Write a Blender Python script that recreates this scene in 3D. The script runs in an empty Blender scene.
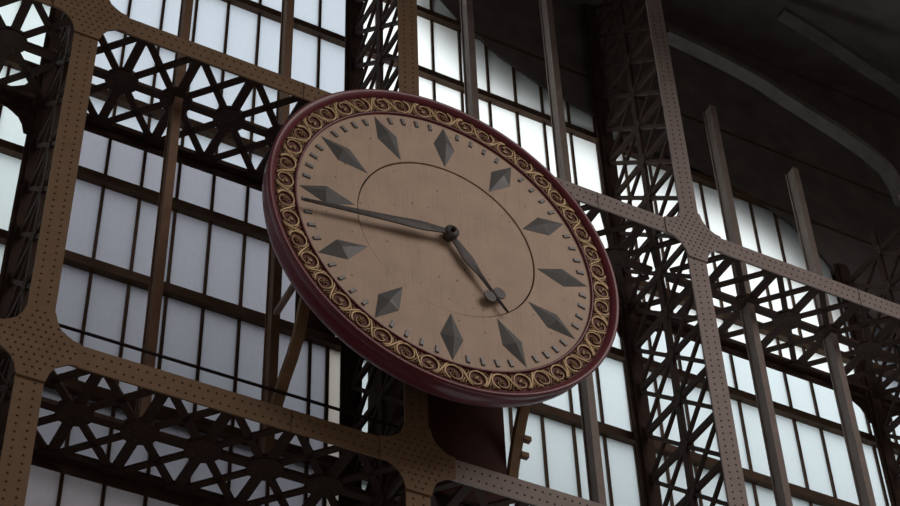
import bpy, math, random
from math import sin, cos, pi, radians, hypot, atan2
from mathutils import Vector, Matrix
random.seed(7)
scene = bpy.context.scene
COL = scene.collection

# ------------------------------------------------------------------ materials
def nt_mat(name):
    m = bpy.data.materials.new(name); m.use_nodes = True
    nt = m.node_tree; nt.nodes.clear()
    out = nt.nodes.new('ShaderNodeOutputMaterial')
    return m, nt, out

def paint(name, c, rough=0.6, var=0.25, scale=3.0, metallic=0.0, bump=0.0, spec=0.4, streak=False):
    m, nt, out = nt_mat(name)
    b = nt.nodes.new('ShaderNodeBsdfPrincipled')
    tc = nt.nodes.new('ShaderNodeTexCoord')
    no = nt.nodes.new('ShaderNodeTexNoise'); no.inputs['Scale'].default_value = scale
    no.inputs['Detail'].default_value = 6; no.inputs['Roughness'].default_value = 0.65
    if streak:
        mp = nt.nodes.new('ShaderNodeMapping'); mp.inputs['Scale'].default_value = (1, 1, 0.25)
        nt.links.new(tc.outputs['Object'], mp.inputs[0]); nt.links.new(mp.outputs[0], no.inputs['Vector'])
    else:
        nt.links.new(tc.outputs['Object'], no.inputs['Vector'])
    r = nt.nodes.new('ShaderNodeValToRGB')
    r.color_ramp.elements[0].position = 0.3; r.color_ramp.elements[1].position = 0.7
    r.color_ramp.elements[0].color = (*[x*(1-var) for x in c], 1)
    r.color_ramp.elements[1].color = (*[min(1, x*(1+var)) for x in c], 1)
    nt.links.new(no.outputs['Fac'], r.inputs[0]); nt.links.new(r.outputs[0], b.inputs['Base Color'])
    b.inputs['Roughness'].default_value = rough; b.inputs['Metallic'].default_value = metallic
    b.inputs['Specular IOR Level'].default_value = spec
    if bump:
        bp = nt.nodes.new('ShaderNodeBump'); bp.inputs['Strength'].default_value = bump; bp.inputs['Distance'].default_value = 0.01
        nt.links.new(no.outputs['Fac'], bp.inputs['Height']); nt.links.new(bp.outputs[0], b.inputs['Normal'])
    nt.links.new(b.outputs[0], out.inputs[0])
    return m

def frosted(name, c, var=0.05, scale=14.0):
    """frosted wired sheet glass: diffuse transmission of the daylight outside"""
    m, nt, out = nt_mat(name)
    t = nt.nodes.new('ShaderNodeBsdfTranslucent')
    g = nt.nodes.new('ShaderNodeBsdfGlossy'); g.inputs['Roughness'].default_value = 0.35
    g.inputs['Color'].default_value = (0.5, 0.5, 0.5, 1)
    mx = nt.nodes.new('ShaderNodeMixShader'); mx.inputs[0].default_value = 0.03
    tc = nt.nodes.new('ShaderNodeTexCoord')
    no = nt.nodes.new('ShaderNodeTexNoise'); no.inputs['Scale'].default_value = scale; no.inputs['Detail'].default_value = 8
    no.inputs['Roughness'].default_value = 0.8
    mp = nt.nodes.new('ShaderNodeMapping'); mp.inputs['Scale'].default_value = (1, 1, 0.35)
    nt.links.new(tc.outputs['Object'], mp.inputs[0]); nt.links.new(mp.outputs[0], no.inputs['Vector'])
    r = nt.nodes.new('ShaderNodeValToRGB')
    r.color_ramp.elements[0].position = 0.3; r.color_ramp.elements[1].position = 0.7
    r.color_ramp.elements[0].color = (*[x*(1-var) for x in c], 1)
    r.color_ramp.elements[1].color = (*[min(1, x*(1+var)) for x in c], 1)
    nt.links.new(no.outputs['Fac'], r.inputs[0]); nt.links.new(r.outputs[0], t.inputs['Color'])
    nt.links.new(t.outputs[0], mx.inputs[1]); nt.links.new(g.outputs[0], mx.inputs[2])
    nt.links.new(mx.outputs[0], out.inputs[0])
    return m

def dial_mat(name, c):
    """cream enamel with faint vertical scratches and small dark specks"""
    m, nt, out = nt_mat(name)
    b = nt.nodes.new('ShaderNodeBsdfPrincipled'); b.inputs['Roughness'].default_value = 0.55
    b.inputs['Specular IOR Level'].default_value = 0.3
    tc = nt.nodes.new('ShaderNodeTexCoord')
    no = nt.nodes.new('ShaderNodeTexNoise'); no.inputs['Scale'].default_value = 2.2; no.inputs['Detail'].default_value = 8
    nt.links.new(tc.outputs['Object'], no.inputs['Vector'])
    r = nt.nodes.new('ShaderNodeValToRGB')
    r.color_ramp.elements[0].position = 0.3; r.color_ramp.elements[1].position = 0.7
    r.color_ramp.elements[0].color = (*[x*0.9 for x in c], 1); r.color_ramp.elements[1].color = (*[x*1.08 for x in c], 1)
    nt.links.new(no.outputs['Fac'], r.inputs[0])
    # scratches
    mp = nt.nodes.new('ShaderNodeMapping'); mp.inputs['Scale'].default_value = (9, 1, 0.35)
    n2 = nt.nodes.new('ShaderNodeTexNoise'); n2.inputs['Scale'].default_value = 3; n2.inputs['Detail'].default_value = 3
    nt.links.new(tc.outputs['Object'], mp.inputs[0]); nt.links.new(mp.outputs[0], n2.inputs['Vector'])
    r2 = nt.nodes.new('ShaderNodeValToRGB'); r2.color_ramp.elements[0].position = 0.36; r2.color_ramp.elements[1].position = 0.44
    r2.color_ramp.elements[0].color = (0.90, 0.89, 0.88, 1); r2.color_ramp.elements[1].color = (1, 1, 1, 1)
    nt.links.new(n2.outputs['Fac'], r2.inputs[0])
    # specks: only some cells carry one
    vo = nt.nodes.new('ShaderNodeTexVoronoi'); vo.inputs['Scale'].default_value = 6.5
    nt.links.new(tc.outputs['Object'], vo.inputs['Vector'])
    sp = nt.nodes.new('ShaderNodeSeparateColor'); nt.links.new(vo.outputs['Color'], sp.inputs[0])
    m1 = nt.nodes.new('ShaderNodeMath'); m1.operation = 'MULTIPLY'; m1.inputs[1].default_value = 0.22
    nt.links.new(sp.outputs[0], m1.inputs[0])
    m0 = nt.nodes.new('ShaderNodeMath'); m0.operation = 'SUBTRACT'; m0.inputs[1].default_value = 0.06
    nt.links.new(m1.outputs[0], m0.inputs[0])
    m2 = nt.nodes.new('ShaderNodeMath'); m2.operation = 'LESS_THAN'
    nt.links.new(vo.outputs['Distance'], m2.inputs[0]); nt.links.new(m0.outputs[0], m2.inputs[1])
    mul = nt.nodes.new('ShaderNodeMix'); mul.data_type = 'RGBA'; mul.blend_type = 'MULTIPLY'; mul.inputs[0].default_value = 1
    nt.links.new(r.outputs[0], mul.inputs[6]); nt.links.new(r2.outputs[0], mul.inputs[7])
    mix = nt.nodes.new('ShaderNodeMix'); mix.data_type = 'RGBA'
    m3 = nt.nodes.new('ShaderNodeMath'); m3.operation = 'MULTIPLY'; m3.inputs[1].default_value = 0.55
    nt.links.new(m2.outputs[0], m3.inputs[0])
    nt.links.new(m3.outputs[0], mix.inputs[0]); nt.links.new(mul.outputs[2], mix.inputs[6])
    mix.inputs[7].default_value = (0.05, 0.035, 0.025, 1)
    nt.links.new(mix.outputs[2], b.inputs['Base Color'])
    nt.links.new(b.outputs[0], out.inputs[0])
    return m

STEEL = paint('steel_paint_hazed', (0.36, 0.305, 0.285), 0.7, 0.10, 2.5, bump=0.1, spec=0.25)  # lighter, greyer steel: flare haze at the right put into the colour
RIVET = paint('rivet_grime', (0.09, 0.07, 0.062), 0.7, 0.2, 6, spec=0.25)
STEEL_DIM = paint('steel_paint_dim_left', (0.24, 0.158, 0.092), 0.7, 0.10, 2.5, bump=0.1, spec=0.25)  # same steel, darker and warmer: dimmer light at the left put into the colour
RIVET_DIM = paint('rivet_grime_dim_left', (0.095, 0.06, 0.037), 0.7, 0.2, 6, spec=0.25)  # rivet grime with the left side's dimmer, warmer light in its tint
POST_DIM = paint('post_paint_dim_left', (0.25, 0.155, 0.10), 0.7, 0.15, 3, spec=0.25)  # post paint copy, the left side's weaker light mixed into the colour
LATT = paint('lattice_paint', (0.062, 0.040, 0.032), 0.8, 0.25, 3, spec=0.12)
POST = paint('post_paint', (0.28, 0.23, 0.205), 0.7, 0.15, 3, spec=0.25)
SASH = paint('sash_paint', (0.10, 0.063, 0.042), 0.75, 0.2, 4, spec=0.2)
CAB = paint('cabinet_paint', (0.075, 0.028, 0.022), 0.7, 0.2, 2, spec=0.2)
DARK_GREY = paint('dark_grey_wall_paint', (0.15, 0.139, 0.136), 0.9, 0.25, 1.2, spec=0.1)  # dark grey with mottled tone
RIBM = paint('rib_paint', (0.12, 0.112, 0.108), 0.8, 0.25, 3, spec=0.2)
MASON = paint('masonry_paint', (0.25, 0.2, 0.17), 0.9, 0.2, 1.5, spec=0.1)
RED = paint('oxblood_enamel', (0.135, 0.006, 0.018), 0.42, 0.15, 3, spec=0.5)
RED.node_tree.nodes['Principled BSDF'].inputs['Sheen Weight'].default_value = 0.15
RED.node_tree.nodes['Principled BSDF'].inputs['Sheen Tint'].default_value = (1.0, 0.75, 0.78, 1)
RED.node_tree.nodes['Principled BSDF'].inputs['Coat Weight'].default_value = 0.25
BED = paint('oxblood_bed', (0.15, 0.045, 0.035), 0.6, 0.3, 8, spec=0.3)
def gilding(name):
    """gilding: gold on the raised parts, blending to dark red-brown lower down"""
    m, nt, out = nt_mat(name)
    b = nt.nodes.new('ShaderNodeBsdfPrincipled'); b.inputs['Roughness'].default_value = 0.45; b.inputs['Metallic'].default_value = 0.25
    tc = nt.nodes.new('ShaderNodeTexCoord'); sp = nt.nodes.new('ShaderNodeSeparateXYZ'); nt.links.new(tc.outputs['Object'], sp.inputs[0])
    no = nt.nodes.new('ShaderNodeTexNoise'); no.inputs['Scale'].default_value = 11; no.inputs['Detail'].default_value = 5
    nt.links.new(tc.outputs['Object'], no.inputs['Vector'])
    ad = nt.nodes.new('ShaderNodeMath'); ad.operation = 'MULTIPLY_ADD'; ad.inputs[1].default_value = 0.03; nt.links.new(no.outputs['Fac'], ad.inputs[0]); nt.links.new(sp.outputs[1], ad.inputs[2])
    mr = nt.nodes.new('ShaderNodeMapRange'); mr.inputs[1].default_value = 0.004; mr.inputs[2].default_value = -0.022
    nt.links.new(ad.outputs[0], mr.inputs[0])
    mx = nt.nodes.new('ShaderNodeMix'); mx.data_type = 'RGBA'; mx.inputs[6].default_value = (0.10, 0.042, 0.028, 1); mx.inputs[7].default_value = (0.66, 0.48, 0.26, 1)
    nt.links.new(mr.outputs[0], mx.inputs[0]); nt.links.new(mx.outputs[2], b.inputs['Base Color'])
    nt.links.new(b.outputs[0], out.inputs[0]); return m
GOLD = gilding('gilding_by_height')
CASE = paint('case_paint', (0.035, 0.02, 0.016), 0.8, 0.2, 3, spec=0.15)
DIAL = dial_mat('cream_enamel', (0.575, 0.435, 0.32))
MARK = paint('marker_slate', (0.135, 0.140, 0.140), 0.4, 0.15, 6, spec=0.6)
HAND = paint('hand_slate', (0.10, 0.095, 0.092), 0.5, 0.2, 8, spec=0.4)
BRKT = paint('bracket_paint', (0.30, 0.20, 0.115), 0.7, 0.2, 3, spec=0.2)
STRUT = paint('strut_paint', (0.42, 0.33, 0.28), 0.7, 0.2, 3, spec=0.2)
RODM = paint('rod_iron', (0.03, 0.018, 0.015), 0.7, 0.2, 5)
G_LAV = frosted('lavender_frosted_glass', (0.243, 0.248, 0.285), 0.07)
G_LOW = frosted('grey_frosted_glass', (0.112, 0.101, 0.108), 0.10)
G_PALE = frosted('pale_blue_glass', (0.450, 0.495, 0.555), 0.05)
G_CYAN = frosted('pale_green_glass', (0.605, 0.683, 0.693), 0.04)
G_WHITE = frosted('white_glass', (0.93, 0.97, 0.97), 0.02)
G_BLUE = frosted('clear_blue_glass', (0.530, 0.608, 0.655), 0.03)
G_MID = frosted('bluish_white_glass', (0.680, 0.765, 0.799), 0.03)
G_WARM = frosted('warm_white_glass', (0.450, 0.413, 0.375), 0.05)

# ------------------------------------------------------------------ mesh helper
class MB:
    def __init__(s): s.v = []; s.f = []; s.m = []; s.sm = []
    def add(s, vs, fs, mat=0, smooth=False):
        n = len(s.v); s.v += [tuple(v) for v in vs]
        for f in fs: s.f.append(tuple(i+n for i in f)); s.m.append(mat); s.sm.append(smooth)
    def box(s, a, b, mat=0):
        (x0, y0, z0), (x1, y1, z1) = a, b
        s.add([(x0,y0,z0),(x1,y0,z0),(x1,y1,z0),(x0,y1,z0),(x0,y0,z1),(x1,y0,z1),(x1,y1,z1),(x0,y1,z1)],
              [(0,3,2,1),(4,5,6,7),(0,1,5,4),(1,2,6,5),(2,3,7,6),(3,0,4,7)], mat)
    def bar(s, p, q, w, t, n, mat=0):
        """flat bar from p to q, width w across, thickness t along normal n"""
        p = Vector(p); q = Vector(q); n = Vector(n).normalized(); d = (q-p).normalized(); u = n.cross(d).normalized()
        vs = []
        for c in (p, q):
            for a, b in ((-1,-1),(1,-1),(1,1),(-1,1)): vs.append(c + u*(a*w/2) + n*(b*t/2))
        s.add(vs, [(0,1,2,3),(7,6,5,4),(0,4,5,1),(1,5,6,2),(2,6,7,3),(3,7,4,0)], mat)
    def prism(s, pts, fn, d0, d1, mat=0):
        """polygon pts (a,b) extruded between depths d0 and d1; fn(a,b,d) -> xyz"""
        n = len(pts)
        s.add([fn(a, b, d0) for a, b in pts] + [fn(a, b, d1) for a, b in pts],
              [tuple(range(n)), tuple(range(2*n-1, n-1, -1))] + [(i, i+n, (i+1) % n + n, (i+1) % n) for i in range(n)], mat)
    def tube(s, path, rad, n=6, mat=0, flat=1.0, axis=None):
        path = [Vector(p) for p in path]; vs = []; fs = []
        for i, p in enumerate(path):
            d = (path[min(i+1, len(path)-1)] - path[max(i-1, 0)]).normalized()
            ref = Vector(axis) if axis else (Vector((0,0,1)) if abs(d.z) < 0.9 else Vector((1,0,0)))
            u = d.cross(ref).normalized(); w = u.cross(d).normalized()
            r = rad[i] if isinstance(rad, (list, tuple)) else rad
            for k in range(n):
                a = 2*pi*k/n; vs.append(p + u*(r*cos(a)) + w*(r*flat*sin(a)))
        for i in range(len(path)-1):
            for k in range(n):
                fs.append((i*n+k, i*n+(k+1) % n, (i+1)*n+(k+1) % n, (i+1)*n+k))
        fs.append(tuple(range(n-1, -1, -1))); fs.append(tuple((len(path)-1)*n+k for k in range(n)))
        s.add(vs, fs, mat, True)
    def lathe(s, prof, n=128, mat=0, close=False, smooth=True):
        """profile of (r, y) spun about the local y axis"""
        vs = []; fs = []; m = len(prof)
        for r, y in prof:
            for k in range(n):
                a = 2*pi*k/n; vs.append((r*sin(a), y, r*cos(a)))
        for i in range(m if close else m-1):
            j = (i+1) % m
            for k in range(n):
                fs.append((i*n+k, i*n+(k+1) % n, j*n+(k+1) % n, j*n+k))
        s.add(vs, fs, mat, smooth)
    def dome(s, c, r, h, fn, mat=0, n=6):
        """rivet head at (a,b) on a plane, bulging along fn's depth"""
        a, b = c; vs = []
        for rr, hh in ((r, 0.0), (r*0.75, h*0.7)):
            for k in range(n): vs.append(fn(a+rr*cos(2*pi*k/n), b+rr*sin(2*pi*k/n), hh))
        vs.append(fn(a, b, h))
        fs = [(k, (k+1) % n, n+(k+1) % n, n+k) for k in range(n)] + [(n+k, n+(k+1) % n, 2*n) for k in range(n)]
        s.add(vs, fs, mat, True)
    def blob(s, c, rx, ry, rz, rot=0.0, mat=0, n=8, m=5):
        """flattened ellipsoid in the xz plane turned by rot"""
        vs = []; fs = []
        for i in range(m+1):
            t = pi*i/m
            for k in range(n):
                a = 2*pi*k/n; x = rx*sin(t)*cos(a); z = rz*sin(t)*sin(a); y = -ry*cos(t)
                vs.append((c[0]+x*cos(rot)-z*sin(rot), c[1]+y, c[2]+x*sin(rot)+z*cos(rot)))
        for i in range(m):
            for k in range(n): fs.append((i*n+k, i*n+(k+1) % n, (i+1)*n+(k+1) % n, (i+1)*n+k))
        s.add(vs, fs, mat, True)
    def mesh(s, name, mats):
        me = bpy.data.meshes.new(name); me.from_pydata(s.v, [], s.f)
        for m in (mats if isinstance(mats, (list, tuple)) else [mats]): me.materials.append(m)
        for p, mi, sm in zip(me.polygons, s.m, s.sm): p.material_index = mi; p.use_smooth = sm
        me.update()
        import bmesh
        bm = bmesh.new(); bm.from_mesh(me); bmesh.ops.recalc_face_normals(bm, faces=bm.faces); bm.to_mesh(me); bm.free()
        return me
    def build(s, name, mats, parent=None, loc=(0,0,0)):
        return put(name, s.mesh(name, mats), parent, loc)

def put(name, me, parent=None, loc=(0,0,0)):
    o = bpy.data.objects.new(name, me); COL.objects.link(o); o.location = loc
    if parent: o.parent = parent
    return o
def repaint(o, *mats):
    for i, m in enumerate(mats):
        o.material_slots[i].link = 'OBJECT'; o.material_slots[i].material = m
    return o
def thing(name, label, cat, loc=(0,0,0), group=None):
    o = bpy.data.objects.new(name, None); COL.objects.link(o); o.location = loc; o.empty_display_size = 0.3
    o['label'] = label; o['category'] = cat
    if group: o['group'] = group
    return o
def struct(o, label=None):
    o['kind'] = 'structure'
    if label: o['label'] = label
    return o

# ------------------------------------------------------------------ the steel frame: a regular grid
PITCH = 6.06; XC = [4.56 - PITCH, 4.56, 10.60, 16.67, 22.73, 28.79]    # column centres
YF, YM, YB = 20.0, 21.2, 22.4                                          # front plate, middle of the web, back plate
ZG = [17.74, 25.20, 32.66]                                             # girder centres
STEP = (ZG[1]-ZG[0])/7
GROUND = -1.7
ZTOP = 34.9

def corner(sx, sz):     # concave gusset corner between a horizontal and a vertical arm
    return [(sx*0.64, sz*0.21), (sx*0.52, sz*0.225), (sx*0.44, sz*0.27), (sx*0.40, sz*0.30), (sx*0.33, sz*0.35), (sx*0.285, sz*0.43), (sx*0.26, sz*0.47), (sx*0.215, sz*0.64)]
def gusset_poly():
    return corner(1, 1) + corner(-1, 1)[::-1] + corner(-1, -1) + corner(1, -1)[::-1]

# ---- columns
def plate_mesh(nm, x0, x1, z0, z1, y0, y1, rows, pitch, zr0, zr1, along='z'):
    b = MB(); b.box((x0, y0, z0), (x1, y1, z1))
    return b
def column_front(ZTOP):
    b = MB(); b.box((-0.205, YF, GROUND), (0.205, YF+0.03, ZTOP))
    b.box((-0.12, YF+0.03, GROUND), (0.12, YF+0.09, ZTOP))        # angle legs behind the plate
    f = lambda a, c, h: (a, YF-h, c)
    z = 11.5; k = 0
    while z < ZTOP-0.1:
        if not any(abs(z-g) < 0.64 for g in ZG):
            b.dome((-0.085, z), 0.021, 0.014, f, 1); b.dome((0.085, z+0.07), 0.021, 0.014, f, 1)
        z += 0.14
    return b.mesh('front_plate', [STEEL, RIVET])
def column_back(ZTOP):
    b = MB(); b.box((-0.205, YB-0.03, GROUND), (0.205, YB, ZTOP)); b.box((-0.12, YB-0.09, GROUND), (0.12, YB-0.03, ZTOP))
    return b.mesh('back_plate', LATT)
def gusset_front():
    b = MB(); b.prism(gusset_poly(), lambda a, c, d: (a, d, c), YF-0.03, YF)
    f = lambda a, c, h: (a, YF-0.03-h, c)
    n = 0.115
    for i in range(-6, 7):
        for j in range(-6, 7):
            a = i*n + (0.5*n if j % 2 else 0); c = j*n
            ax, az = abs(a), abs(c)
            if ax > 0.6 or az > 0.6: continue
            if ax > 0.17 and az > 0.17 and (ax-0.15)+(az-0.15) > 0.34: continue
            if ax > 0.40 and az > 0.18 or az > 0.40 and ax > 0.18: continue
            b.dome((a, c), 0.021, 0.014, f, 1)
    b.box((-0.21, YF-0.034, -0.66), (0.21, YF-0.004, -0.645)); 
    return b.mesh('gusset_plate', [STEEL, RIVET])
def gusset_back():
    b = MB(); b.prism([(a*1.2, c*1.2) for a, c in gusset_poly()], lambda a, c, d: (a, d, c), YB, YB+0.03)
    return b.mesh('back_gusset', LATT)
ZCUT = 29.0
me_cf, me_cb, me_gf, me_gb = column_front(ZTOP), column_back(ZTOP), gusset_front(), gusset_back()
me_cfs, me_cbs = column_front(ZCUT), column_back(ZCUT)

DW, DT = 0.12, 0.05     # diagonal bar section
def octa(r, n=10): return [(r*cos(2*pi*(k+.5)/n), r*sin(2*pi*(k+.5)/n)) for k in range(n)]
# column web: bars in the yz plane (x = 0); origin at the middle node
hy = YM-YF-0.06
def vbar(p, q, w, t): b = MB(); b.bar((0, *p), (0, *q), w, t, (1, 0, 0)); return b
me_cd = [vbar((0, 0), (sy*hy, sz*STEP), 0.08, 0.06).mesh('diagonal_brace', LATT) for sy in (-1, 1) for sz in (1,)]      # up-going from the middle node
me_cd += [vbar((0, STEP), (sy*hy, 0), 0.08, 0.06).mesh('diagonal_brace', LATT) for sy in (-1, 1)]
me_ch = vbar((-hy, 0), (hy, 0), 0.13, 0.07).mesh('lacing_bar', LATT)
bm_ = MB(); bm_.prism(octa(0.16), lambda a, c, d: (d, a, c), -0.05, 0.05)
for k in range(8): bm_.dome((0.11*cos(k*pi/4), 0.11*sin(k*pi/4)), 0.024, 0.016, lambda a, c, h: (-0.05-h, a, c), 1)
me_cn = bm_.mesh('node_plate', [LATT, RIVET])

def half(n=7): return [(0.25*cos(pi*k/(n-1)), 0.20*sin(pi*k/(n-1))) for k in range(n)]
me_gp = []
for sy in (-1, 1):
    b = MB(); b.prism(half(), lambda a, c, d: (a, sy*(hy-c), d), -0.05, 0.05); me_gp.append(b.mesh('corner_plate', LATT))
me_cp = []
for sy in (-1, 1):
    b = MB(); b.prism(half(), lambda a, c, d: (d, sy*(hy-c), a), -0.05, 0.05); me_cp.append(b.mesh('corner_plate', LATT))
col_labels = {
 0: None,
 1: 'brown riveted steel column at the left, the nearest column left of the clock',
 2: 'riveted steel column the clock hangs on, mostly hidden behind it',
 3: 'grey riveted steel column just right of the clock, the most visible one',
 4: 'riveted steel column at the far right edge, mostly lattice in the photo',
}
Z0 = ZG[0] - 6*STEP
for i in range(1, 5):
    x = XC[i]
    c = thing('steel_column', col_labels[i], 'column', (x, 0, 0), 'riveted lattice columns of the window wall')
    zt = ZCUT if i == 4 else ZTOP
    fp = put('front_plate', me_cfs if i == 4 else me_cf, c); put('back_plate', me_cbs if i == 4 else me_cb, c)
    if i < 3: repaint(fp, STEEL_DIM, RIVET_DIM)
    for g in ZG[:2]:
        gp = put('gusset_plate', me_gf, c, (0, 0, g))
        if i < 3: repaint(gp, STEEL_DIM, RIVET_DIM)
        put('back_gusset', me_gb, c, (0, 0, g))
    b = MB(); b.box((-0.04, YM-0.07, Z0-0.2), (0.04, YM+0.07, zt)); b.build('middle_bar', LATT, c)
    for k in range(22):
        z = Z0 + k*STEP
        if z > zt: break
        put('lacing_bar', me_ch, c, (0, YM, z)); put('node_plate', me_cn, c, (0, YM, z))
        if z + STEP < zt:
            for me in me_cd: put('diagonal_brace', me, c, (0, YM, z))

# ---- girders (one per bay and level), web lattice lying flat
def girder_front(L):
    b = MB(); b.box((0.2, YF+0.002, -0.205), (L-0.2, YF+0.03, 0.205)); b.box((0.2, YF+0.03, -0.02), (L-0.2, YF+0.16, 0.08))
    f = lambda a, c, h: (a, YF+0.002-h, c)
    x = 0.72
    while x < L-0.7:
        b.dome((x, 0.085), 0.021, 0.014, f, 1); b.dome((x+0.067, -0.085), 0.021, 0.014, f, 1); x += 0.135
    b.box((L/2+0.9, YF-0.004, -0.2), (L/2+0.915, YF+0.004, 0.2), 1)                 # splice joint
    return b.mesh('front_chord', [STEEL, RIVET])
def girder_back(L):
    b = MB(); b.box((0.2, YB-0.03, -0.21), (L-0.2, YB-0.002, 0.21)); b.box((0.2, YB-0.16, -0.02), (L-0.2, YB-0.03, 0.08))
    return b.mesh('back_chord', LATT)
def hbar(p, q, w, t): b = MB(); b.bar((*p, 0), (*q, 0), w, t, (0, 0, 1)); return b
bm_ = MB(); bm_.prism(octa(0.29), lambda a, c, d: (a, c, d), -0.05, 0.05)
for k in range(8): bm_.dome((0.17*cos(k*pi/4), 0.17*sin(k*pi/4)), 0.024, 0.016, lambda a, c, h: (a, c, -0.05-h), 1)
me_gn = bm_.mesh('node_plate', [LATT, RIVET])
PW = PITCH/6
def web_panel(a, b_):     # the four diagonals of one web panel, cut back to x = a .. b_ where the panel meets a column
    r = []
    for sy in (-1, 1):
        r.append(hbar((a, sy*hy*a/PW), (b_, sy*hy*b_/PW), DW, DT).mesh('diagonal_brace', LATT))
        r.append(hbar((a, sy*hy*(1-a/PW)), (b_, sy*hy*(1-b_/PW)), DW, DT).mesh('diagonal_brace', LATT))
    return r
me_gd = web_panel(0, PW); me_gd0 = web_panel(0.14, PW); me_gd5 = web_panel(0, PW-0.14)
me_gx = hbar((0, -hy), (0, hy), 0.16, 0.07).mesh('cross_member', LATT)
me_gfr, me_gbk = girder_front(PITCH), girder_back(PITCH)
gl = {
 (0, 1): 'lattice girder in the top left corner, left of the left column',
 (1, 1): 'upper lattice girder between left column and the clock, star pattern seen from below',
 (2, 1): 'upper lattice girder between the clock and the column right of it',
 (3, 1): 'long riveted lattice girder crossing right of the clock down to the right edge',
 (4, 1): 'dark end of the upper lattice girder leaving the photo at the right edge',
 (0, 0): 'lower lattice girder stub at the left edge beside the left gusset',
 (1, 0): 'lower lattice girder at bottom left, running from the left gusset to under the clock',
 (2, 0): 'lower lattice girder at the very bottom, right of the clock column under the cabinet',
}
for (bay, lv), lab in gl.items():
    x0 = XC[bay]; z = ZG[lv]
    g = thing('lattice_girder', lab, 'girder', (x0, 0, z), 'horizontal lattice girders between the columns')
    fc = put('front_chord', me_gfr, g)
    if bay < 2: repaint(fc, STEEL_DIM, RIVET_DIM)
    put('back_chord', me_gbk, g)
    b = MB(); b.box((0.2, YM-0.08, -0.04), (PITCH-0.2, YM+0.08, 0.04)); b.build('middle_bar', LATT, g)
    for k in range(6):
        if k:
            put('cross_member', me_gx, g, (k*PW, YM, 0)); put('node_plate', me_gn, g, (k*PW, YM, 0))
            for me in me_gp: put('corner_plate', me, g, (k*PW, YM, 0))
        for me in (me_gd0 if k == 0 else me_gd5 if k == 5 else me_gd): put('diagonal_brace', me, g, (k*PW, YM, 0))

# ---- posts at the thirds of each bay, standing on the middle line of the girders
def post_mesh(h):
    b = MB(); b.box((-0.075, -0.14, 0), (0.075, -0.11, h)); b.box((-0.075, 0.11, 0), (0.075, 0.14, h)); b.box((-0.05, -0.11, 0), (0.05, 0.11, h))
    return b.mesh('post', POST)
H = ZG[1]-ZG[0]-0.18
me_post = post_mesh(H); me_tall = post_mesh(9.3); me_short = {1: post_mesh(5.75), 2: post_mesh(4.7)}
pl = {
 (1, 1, 0): 'brown window post left of the clock, first post right of the left column',
 (1, 2, 0): 'brown window post partly behind the left rim of the clock',
 (2, 1, 0): 'shadowed window post behind the dark red cabinet below the clock',
 (2, 2, 0): 'window post below the lower right rim of the clock',
 (3, 1, 0): 'lower right window post, first post right of the grey column',
 (3, 2, 0): 'lower right window post, second post right of the grey column',
 (1, 1, 1): 'upper window post above the star lattice at top left',
 (1, 2, 1): 'upper window post at the top just left of the clock',
 (2, 1, 1): 'upper window post rising behind the upper right rim of the clock',
 (2, 2, 1): 'upper window post between bright panes and dark wall, right of the clock',
 (3, 1, 1): 'upper window post right of the grey column in the dark corner',
 (3, 2, 1): 'upper window post at far right fading into the dark corner',
}
for (bay, t, lv), lab in pl.items():
    o = put('window_post', me_short[t] if (lv and bay == 3) else me_tall if lv else me_post, None, (XC[bay]+t*PITCH/3, YM-0.025, ZG[lv]+0.09))
    if bay < 2: repaint(o, POST_DIM)
    o['label'] = lab; o['category'] = 'post'; o['group'] = 'window posts at the thirds of each bay'

# ---- glazed wall
YW = 22.72
PANE = PITCH/9
RAILS = [13.9, 15.95, 19.45, 22.13, 24.20, 26.4, 28.45, 30.55, 32.6]
wn = 0
me_munt = {}
def window(bay, z0, z1, glass, special=None):
    global wn
    wn += 1
    x0 = XC[bay]
    w = bpy.data.objects.new('window_%d' % wn, None); COL.objects.link(w); w.location = (x0, YW, z0)
    struct(w)
    b = MB()
    for k in range(9):
        k1 = k+0.5 if k == special else k+1
        b.add([(k*PANE, 0, 0), (k1*PANE, 0, 0), (k1*PANE, 0, z1-z0), (k*PANE, 0, z1-z0)], [(0, 1, 2, 3)])
    b.build('glass', glass, w)
    if special is not None:
        b = MB(); k = special + 0.5
        b.add([(k*PANE, 0, 0), ((k+0.5)*PANE, 0, 0), ((k+0.5)*PANE, 0, z1-z0), (k*PANE, 0, z1-z0)], [(0, 1, 2, 3)])
        bm2 = MB(); bm2.box((k*PANE-0.03, -0.05, 0), (k*PANE+0.03, 0.05, z1-z0)); bm2.build('muntin', SASH, w)
        p = b.build('replacement_pane', G_WARM, w); p['label'] = 'warm white replacement pane'
    h = round(z1-z0, 3)
    if h not in me_munt:
        b = MB(); b.box((-0.026, -0.05, 0), (0.026, 0.05, h)); me_munt[h] = b.mesh('muntin', SASH)
    for k in range(1, 10): put('muntin', me_munt[h], w, (k*PANE, 0, 0))
    for r in RAILS:
        if z0 < r < z1:
            b = MB(); b.box((0, -0.11, -0.115), (PITCH, 0.20, 0.115)); b.box((0, -0.15, -0.115), (PITCH, -0.11, -0.06))
            b.build('rail', SASH, w, (0, 0, r-z0))
    return w
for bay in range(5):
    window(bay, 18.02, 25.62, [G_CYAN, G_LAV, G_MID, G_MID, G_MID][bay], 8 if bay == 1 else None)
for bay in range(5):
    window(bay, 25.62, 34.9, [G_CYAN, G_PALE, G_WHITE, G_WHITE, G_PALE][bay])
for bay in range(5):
    window(bay, 11.5, 18.02, [G_LOW, G_LOW, G_BLUE, G_BLUE, G_BLUE][bay])

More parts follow.
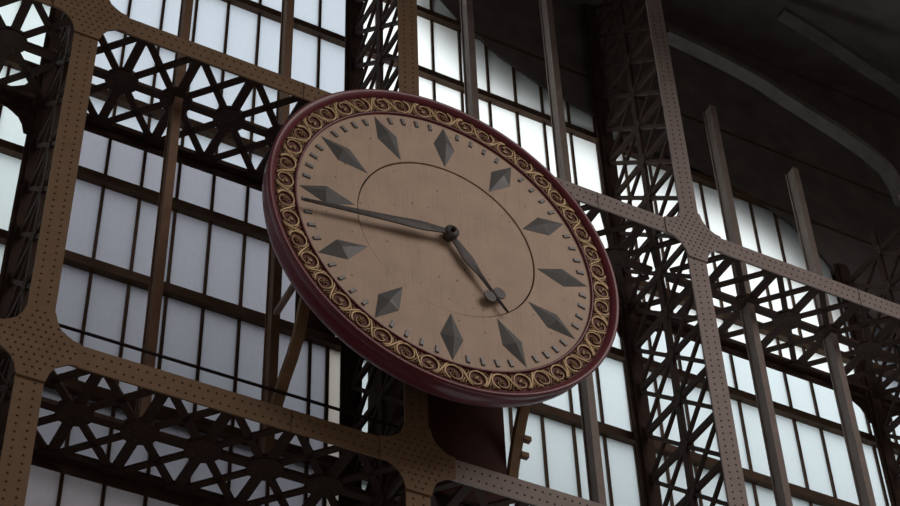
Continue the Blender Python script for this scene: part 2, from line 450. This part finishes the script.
# ---- solid wall around the glazing
def slab(name, a, b, m): o = MB(); o.box(a, b); return struct(o.build(name, m))
XL, XR = XC[0], XC[5]
slab('wall_lower', (XL-14, YW-0.1, GROUND), (XR+16, YW+0.3, 11.5), MASON)
slab('wall_left', (XL-14, YW-0.1, 11.5), (XL, YW+0.3, 42), MASON)
slab('wall_right', (XR, YW-0.1, 11.5), (XR+16, YW+0.3, 42), DARK_GREY)
slab('wall_upper', (XL, YW-0.1, 34.9), (XR, YW+0.3, 42), DARK_GREY)
slab('floor', (XL-14, -30, GROUND-0.2), (XR+16, YW+0.3, GROUND), MASON)

# ---- the dark vault end wall at the upper right, its edge an arch running down to the right
ARCH = [(12.2, 33.8), (13.2, 32.7), (14.2, 31.95), (15.2, 31.5), (16.2, 31.25), (17.2, 31.0), (18.2, 30.8), (19.2, 30.68), (20.2, 30.55), (21.0, 30.35), (21.7, 30.0), (22.3, 29.4), (22.8, 28.7), (23.3, 28.0), (23.9, 27.3), (24.7, 26.7), (25.6, 26.3), (27.0, 26.0), (28.6, 25.9)]
b = MB()
poly = [(x+0.05, z+0.12) for x, z in ARCH] + [(28.75, 26.65), (28.75, 34.88), (12.45, 34.88)]
b.prism(poly, lambda a, c, d: (a, d, c), YW-0.12, YW-0.06)
struct(b.build('wall_vault', DARK_GREY))
b = MB(); b.prism(ARCH + [(28.7, 34.95), (12.2, 34.95)], lambda a, c, d: (a, d, c), YW+0.22, YW+0.30); struct(b.build('arch_shade_panel', DARK_GREY))  # unseen panel added outside to darken the glass above the arch
b = MB(); vs = []; fs = []      # unseen sheet added outside the glass to shade the panes along the arch
for i, (x, z) in enumerate(ARCH):
    p0 = ARCH[max(i-1, 0)]; p1 = ARCH[min(i+1, len(ARCH)-1)]
    d = Vector((p1[0]-p0[0], p1[1]-p0[1])).normalized(); n = Vector((d.y, -d.x)) ; 
    if n.y > 0: n = -n
    vs += [(x, YW+0.22, z), (x+n.x*0.9, YW+0.68, z+n.y*0.9), (x+n.x*0.82, YW+0.8, z+n.y*0.82), (x-n.x*0.2, YW+0.22, z-n.y*0.2)]
for i in range(len(ARCH)-1):
    for k in range(4): fs.append((i*4+k, i*4+(k+1) % 4, (i+1)*4+(k+1) % 4, (i+1)*4+k))
fs += [(0, 1, 2, 3), tuple(len(vs)-4+k for k in (3, 2, 1, 0))]
b.add(vs, fs); struct(b.build('arch_shade_sheet', DARK_GREY))

# unseen slabs added to block light from the lower panes and upper wall
b = MB(); b.prism([(YW+0.35, 17.5), (YW+6, 21.3), (YW+6, 21.5), (YW+0.35, 17.7)], lambda a, c, d: (d, a, c), XL-10, XR+10); struct(b.build('low_light_blocker', DARK_GREY))
b = MB(); b.prism([(12.0, 31.2), (YW-0.15, 36.0), (YW-0.15, 36.3), (12.0, 31.5)], lambda a, c, d: (d, a, c), XL-10, XR+12); struct(b.build('top_light_blocker', DARK_GREY))
# ---- curved vault ribs faintly seen on the dark wall
def rib(pts, lab):
    b = MB(); n = len(pts); vs = []; fs = []
    for i, (x, z) in enumerate(pts):
        p0 = pts[max(i-1, 0)]; p1 = pts[min(i+1, n-1)]
        d = Vector((p1[0]-p0[0], p1[1]-p0[1])).normalized(); u = Vector((-d.y, d.x))*0.085
        for s_, y in ((-1, 20.0), (1, 20.0), (1, 20.3), (-1, 20.3)): vs.append((x+s_*u.x, y, z+s_*u.y))
    for i in range(n-1):
        for k in range(4): fs.append((i*4+k, i*4+(k+1) % 4, (i+1)*4+(k+1) % 4, (i+1)*4+k))
    fs += [(0, 1, 2, 3), tuple(4*n-4+k for k in (3, 2, 1, 0))]
    b.add(vs, fs); o = b.build('vault_rib', RIBM); o['label'] = lab; o['category'] = 'rib'; o['group'] = 'curved ribs of the dark vault'
rib([(22.72, 29.02), (22.68, 29.5), (22.5, 29.95), (22.05, 30.28), (21.3, 30.6), (20.65, 30.8), (20.0, 31.02), (19.4, 31.25), (18.6, 31.42), (17.8, 31.52), (16.95, 31.58)], 'faint curved rib slanting across the dark upper right area')
rib([(20.5, 34.3), (21.5, 34.05), (22.67, 33.6), (23.58, 33.3), (24.5, 32.7), (25.3, 31.8), (25.9, 30.6), (26.2, 29.0)], 'faint curved rib high in the top right corner')

# ---- tie rod over the lower left girder
b = MB(); b.tube([(XC[1]+0.02, 20.6, 18.74), (XC[1]+3, 20.6, 18.75), (XC[2]-0.02, 20.6, 18.78)], 0.026, 8)
o = b.build('tie_rod', RODM); o['label'] = 'thin dark rod stretched across the lower left window panes'; o['category'] = 'rod'

# ---- cabinet behind the clock
cab = thing('service_cabinet', 'dark red-brown cabinet under the clock, right of the clock column', 'cabinet', (10.88, 21.0, ZG[0]+0.25))
b = MB(); b.box((0, 0.02, 0), (1.60, 1.3, 5.0)); b.build('body', CAB, cab)
b = MB(); b.box((0.0, -0.12, 0.0), (1.83, -0.02, 3.4)); b.box((0.25, -0.14, 0.3), (1.6, -0.12, 3.1)); b.build('door_shade_front', CAB, cab)  # door widened over the post, its dark colour replacing the clock's shade there

b = MB(); b.box((9.62, YW-0.10, 22.27), (10.4, YW-0.055, 24.05)); b.box((9.62, YW-0.13, 23.1), (10.4, YW-0.10, 23.25))
o = b.build('window_board', CASE); o['label'] = 'dark boarding over the window panes just behind the lower left of the clock'; o['category'] = 'board'
# ------------------------------------------------------------------ the clock
CX, CY, CZ = 10.605, 18.80, 21.41
R = 2.674
clock = thing('station_clock', 'huge round station clock with oxblood rim, gilded scrollwork and cream dial reading sixteen to five', 'clock', (CX, CY, CZ))
# case drum
b = MB(); b.lathe([(0.0, 0.42), (2.45, 0.42), (2.45, 0.98), (2.35, 1.05), (0.0, 1.05)], 96, smooth=False); b.build('case', CASE, clock)
# rim: outer lip and side
b = MB()
b.lathe([(2.40, 0.42), (2.98, 0.42), (3.08, 0.39), (3.14, 0.28), (3.15, 0.14), (3.14, 0.10), (3.17, 0.04), (3.194, -0.03), (3.198, -0.065), (3.186, -0.085), (3.162, -0.090), (3.130, -0.08), (3.085, -0.045), (3.060, -0.02), (3.055, 0.03), (2.70, 0.03), (2.40, 0.12)], 160, close=True)
b.build('outer_rim', RED, clock)
b = MB(); b.lathe([(3.054, 0.028), (3.054, 0.0), (2.70, 0.0), (2.70, 0.028)], 160, close=True, smooth=False); b.build('ornament_bed', BED, clock)
b = MB(); b.lathe([(2.730, 0.02), (2.728, -0.03), (2.716, -0.042), (2.698, -0.042), (2.684, -0.03), (2.674, 0.025)], 160, close=True); b.build('inner_moulding', RED, clock)
# gilded scrollwork
def scroll_band():
    b = MB(); N = 44; RC = 2.890; L = 2*pi*RC/N
    def bend(u, v, y): a = u/RC; r = RC+v; return (r*sin(a), y, r*cos(a))
    for i in range(N):
        u0 = i*L; sg = 1 if i % 2 else -1
        # C-scroll: an open ring whose end curls inward
        path = []; rad = []
        for k in range(27):
            t = k/26; a = sg*(pi*0.62 + t*2*pi*1.15) + (0 if sg > 0 else pi); r = 0.146 - 0.012*t - 0.085*max(0, t-0.72)/0.28
            path.append(bend(u0 + r*cos(a)*1.08, r*sin(a), -0.012)); rad.append(0.026*(1-0.40*t))
        b.tube(path, rad, 6, 0, 1.0, (0, 1, 0))
        # two S-stems crossing to the next scroll
        for q in (1, -1):
            path = []; rad = []
            for k in range(11):
                t = k/10; u = u0 + (0.22 + t*0.56)*L; v = q*sg*0.145*cos(pi*t)
                path.append(bend(u, v, -0.006 if q < 0 else -0.014)); rad.append((0.015 if q > 0 else 0.010)+0.010*sin(pi*t))
            b.tube(path, rad, 6, 0, 1.0, (0, 1, 0))
        am0 = u0/RC
        if i % 2 == 0:                              # rosette
            for k in range(6):
                a = 2*pi*k/6 + 0.3; p = bend(u0+0.045*cos(a), 0.045*sin(a), -0.008); b.blob(p, 0.028, 0.024, 0.018, a-am0, 0, 7, 4)
            b.blob(bend(u0, 0, -0.018), 0.020, 0.022, 0.020)
        else:                                       # folded leaf
            b.blob(bend(u0+0.012, -0.02, -0.002), 0.070, 0.022, 0.042, 0.5-am0)
            b.blob(bend(u0-0.02, 0.03, -0.008), 0.040, 0.022, 0.022, -0.5-am0)
        # acanthus leaves between
        am = (u0+L/2)/RC
        for (du, dv, rx, rz, ro) in ((0.0, sg*0.09, 0.060, 0.022, 1.2), (0.0, -sg*0.09, 0.060, 0.022, -1.2), (-0.06, sg*0.125, 0.050, 0.018, 0.3), (0.06, -sg*0.125, 0.050, 0.018, 0.3), (-0.05, -sg*0.13, 0.045, 0.016, -0.4), (0.05, sg*0.13, 0.045, 0.016, -0.4)):
            b.blob(bend(u0+L/2+du, dv, -0.006), rx*0.9, 0.022, rz*0.85, -am + ro*sg, 0, 7, 4)
    return b
scroll_band().build('gilded_scrollwork', GOLD, clock)
# dial: outer ring and sunk centre disc
RI = 0.607*R
b = MB(); b.lathe([(R+0.01, 0.0), (RI, 0.0), (RI, 0.075), (R+0.01, 0.075)], 160, close=True, smooth=False); b.build('dial_ring', DIAL, clock)
b = MB(); b.lathe([(RI-0.024, 0.10), (RI-0.024, 0.018), (0.0005, 0.018), (0.0005, 0.10)], 160, close=True, smooth=False)
b.build('dial_centre', DIAL, clock)
# hour markers
b = MB()
ro, ri, rm, hw, hh = 0.985*R, 0.622*R, 0.808*R, 0.075*R, 0.075
b.add([(0, -0.004, ro), (hw, -0.004, rm), (0, -0.004, ri), (-hw, -0.004, rm), (0, -0.004-hh, rm+0.05), (0, -0.004-hh*0.9, rm-0.05),
       (0, 0.0, ro), (hw, 0.0, rm), (0, 0.0, ri), (-hw, 0.0, rm)],
      [(0, 4, 1), (1, 4, 5), (1, 5, 2), (2, 5, 3), (3, 5, 4), (3, 4, 0), (0, 1, 7, 6), (1, 2, 8, 7), (2, 3, 9, 8), (3, 0, 6, 9), (6, 7, 8, 9)])
me_h = b.mesh('hour_marker', MARK)
b = MB()
def tick_box(w, r0, r1, h):
    b = MB(); t = 0.012
    vs = []
    for (x, z) in ((-w, r0), (w, r0), (w, r1), (-w, r1)): vs.append((x, 0.0, z))
    for (x, z) in ((-w, r0), (w, r0), (w, r1), (-w, r1)): vs.append((x*0.8, -h, z + (t if z == r0 else -t)))
    b.add(vs, [(0, 1, 2, 3), (4, 7, 6, 5), (0, 4, 5, 1), (1, 5, 6, 2), (2, 6, 7, 3), (3, 7, 4, 0)]); return b
me_t = tick_box(0.0125*R, 0.917*R, 0.972*R, 0.025).mesh('minute_mark', MARK)
for k in range(60):
    o = put('hour_marker' if k % 5 == 0 else 'minute_mark', me_h if k % 5 == 0 else me_t, clock)
    o.rotation_euler = (0, 2*pi*k/60, 0)
# hands: ridged bars with a centre crease
def hand(outline, y, th, ridge):
    """outline: list of (along, half width); ridged two-facet hand"""
    b = MB(); n = len(outline); vs = []; fs = []
    for a, w in outline:
        vs += [(-w, y, a), (0, y-ridge, a), (w, y, a), (w, y+th, a), (-w, y+th, a)]
    for i in range(n-1):
        for k in range(5): fs.append((i*5+k, i*5+(k+1) % 5, (i+1)*5+(k+1) % 5, (i+1)*5+k))
    fs += [(0, 1, 2, 3, 4), tuple(5*(n-1)+k for k in (4, 3, 2, 1, 0))]
    b.add(vs, fs); return b
mh = hand([(0.0, 0.045), (0.05*R, 0.055), (0.10*R, 0.062), (0.2*R, 0.090), (0.26*R, 0.088), (0.40*R, 0.066), (0.60*R, 0.05), (0.80*R, 0.038), (0.92*R, 0.03), (0.985*R, 0.012)], -0.15, 0.025, 0.02)
o = mh.build('minute_hand', HAND, clock); o.rotation_euler = (0, radians(260.7), 0)
hh_ = hand([(0.0, 0.05), (0.05*R, 0.058), (0.10*R, 0.07), (0.19*R, 0.098), (0.24*R, 0.085), (0.33*R, 0.042), (0.42*R, 0.028), (0.46*R, 0.032), (0.52*R, 0.030), (0.57*R, 0.02), (0.617*R, 0.006)], -0.10, 0.025, 0.018)
for sx in (-1, 1):
    hh_.prism([(sx*0.115 + 0.10*cos(a), 0.480*R + 0.115*sin(a)) for a in [2*pi*k/16 for k in range(16)]], lambda a, c, d: (a, d, c), -0.103, -0.078)
o = hh_.build('hour_hand', HAND, clock); o.rotation_euler = (0, radians(143.2), 0)
b = MB(); b.lathe([(0.0001, 0.05), (0.075, 0.05), (0.075, -0.06), (0.125, -0.062), (0.125, -0.165), (0.11, -0.19), (0.0001, -0.19)], 32); b.build('hand_boss', HAND, clock)
b = MB(); b.lathe([(0.0001, -0.185), (0.042, -0.185), (0.042, -0.235), (0.03, -0.245), (0.0001, -0.245)], 20); b.build('centre_pin', CASE, clock)
# brackets tying the clock case back to the posts at the thirds
for sx in (-1, 1):
    xb = sx*PITCH/3 if sx < 0 else PITCH/3+0.21
    br = bpy.data.objects.new('bracket_arm', None); COL.objects.link(br); br.parent = clock
    b = MB()
    pts = [(0.90, -1.20), (1.00, -1.40), (1.09, -1.62), (1.22, -1.93), (1.42, -2.18), (1.67, -2.40), (1.91, -2.66), (2.13, -2.95)] if sx < 0 else \
          [(1.0, -0.85), (1.3, -1.2), (1.5, -1.44), (1.64, -1.65), (1.78, -1.9), (1.9, -2.14), (2.05, -2.5), (2.13, -2.75)]
    n = len(pts); vs = []; fs = []
    for i, (y, z) in enumerate(pts):
        w = 0.085
        vs += [(xb-w, y, z-0.05), (xb+w, y, z-0.05), (xb+w, y+0.08, z+0.07), (xb-w, y+0.08, z+0.07)]
    for i in range(n-1):
        for k in range(4): fs.append((i*4+k, i*4+(k+1) % 4, (i+1)*4+(k+1) % 4, (i+1)*4+k))
    fs += [(0, 1, 2, 3), tuple(4*n-4+k for k in (3, 2, 1, 0))]
    b.add(vs, fs)
    if sx > 0:
        for y, z in ((1.84, -2.02), (1.95, -2.28)): b.box((xb+0.08, y-0.04, z-0.03), (xb+0.22, y+0.06, z+0.06))
    b.build('curved_brace', BRKT, br)
    b = MB(); b.bar((xb, 0.8, -0.60), (xb, 2.20, -0.66), 0.10, 0.09, (1, 0, 0)); b.build('strut', STRUT, br)
b = MB()
for zz in (-1.5, 1.5): b.bar((0, 0.95, zz), (0, 1.22, zz), 0.5, 0.3, (0, 0, 1))
b.build('hanger', CASE, clock)

# ------------------------------------------------------------------ light
w = bpy.data.worlds.new('daylight'); scene.world = w; w.use_nodes = True
nt = w.node_tree; nt.nodes.clear()
out = nt.nodes.new('ShaderNodeOutputWorld'); bg = nt.nodes.new('ShaderNodeBackground')
tc = nt.nodes.new('ShaderNodeTexCoord'); sp = nt.nodes.new('ShaderNodeSeparateXYZ')
mr = nt.nodes.new('ShaderNodeMapRange'); mr.inputs[1].default_value = -0.05; mr.inputs[2].default_value = 0.10
mx = nt.nodes.new('ShaderNodeMix'); mx.data_type = 'RGBA'
mx.inputs[6].default_value = (0.085, 0.070, 0.062, 1)      # dim hall behind the camera
mx.inputs[7].default_value = (1.50, 1.54, 1.54, 1)          # overcast sky outside the glass
nt.links.new(tc.outputs['Generated'], sp.inputs[0]); nt.links.new(sp.outputs[1], mr.inputs[0])
nt.links.new(mr.outputs[0], mx.inputs[0]); nt.links.new(mx.outputs[2], bg.inputs[0]); nt.links.new(bg.outputs[0], out.inputs[0])

def area(name, loc, aim, size, power, col):
    l = bpy.data.lights.new(name, 'AREA'); l.shape = 'RECTANGLE'; l.size, l.size_y = size; l.energy = power; l.color = col
    o = bpy.data.objects.new(name, l); COL.objects.link(o); o.location = loc
    o.rotation_euler = (Vector(aim)-Vector(loc)).to_track_quat('-Z', 'Y').to_euler(); return o
area('hall_skylight', (24, -2, 38), (12, 20, 22), (22, 15), 3300, (1.0, 0.90, 0.86))

# ------------------------------------------------------------------ camera
yaw, pitch, roll = 0.51485967, 0.77300122, -0.04147481
fwd = Vector((sin(yaw)*cos(pitch), cos(yaw)*cos(pitch), sin(pitch)))
right = Vector((cos(yaw), -sin(yaw), 0)); up = right.cross(fwd)
r2 = right*cos(roll)+up*sin(roll); u2 = -right*sin(roll)+up*cos(roll)
cam = bpy.data.cameras.new('camera'); cam.sensor_width = 36; cam.lens = 1879.54/900*36; cam.clip_end = 500
co = bpy.data.objects.new('camera', cam); COL.objects.link(co)
co.matrix_world = Matrix(((r2.x, u2.x, -fwd.x, 0), (r2.y, u2.y, -fwd.y, 0), (r2.z, u2.z, -fwd.z, 0), (0, 0, 0, 1)))
scene.camera = co
vs_ = scene.view_settings
scene.display_settings.display_device = 'sRGB'
vs_.view_transform = 'Standard'; vs_.look = 'None'; vs_.gamma = 1; vs_.exposure = 0; vs_.use_curve_mapping = False
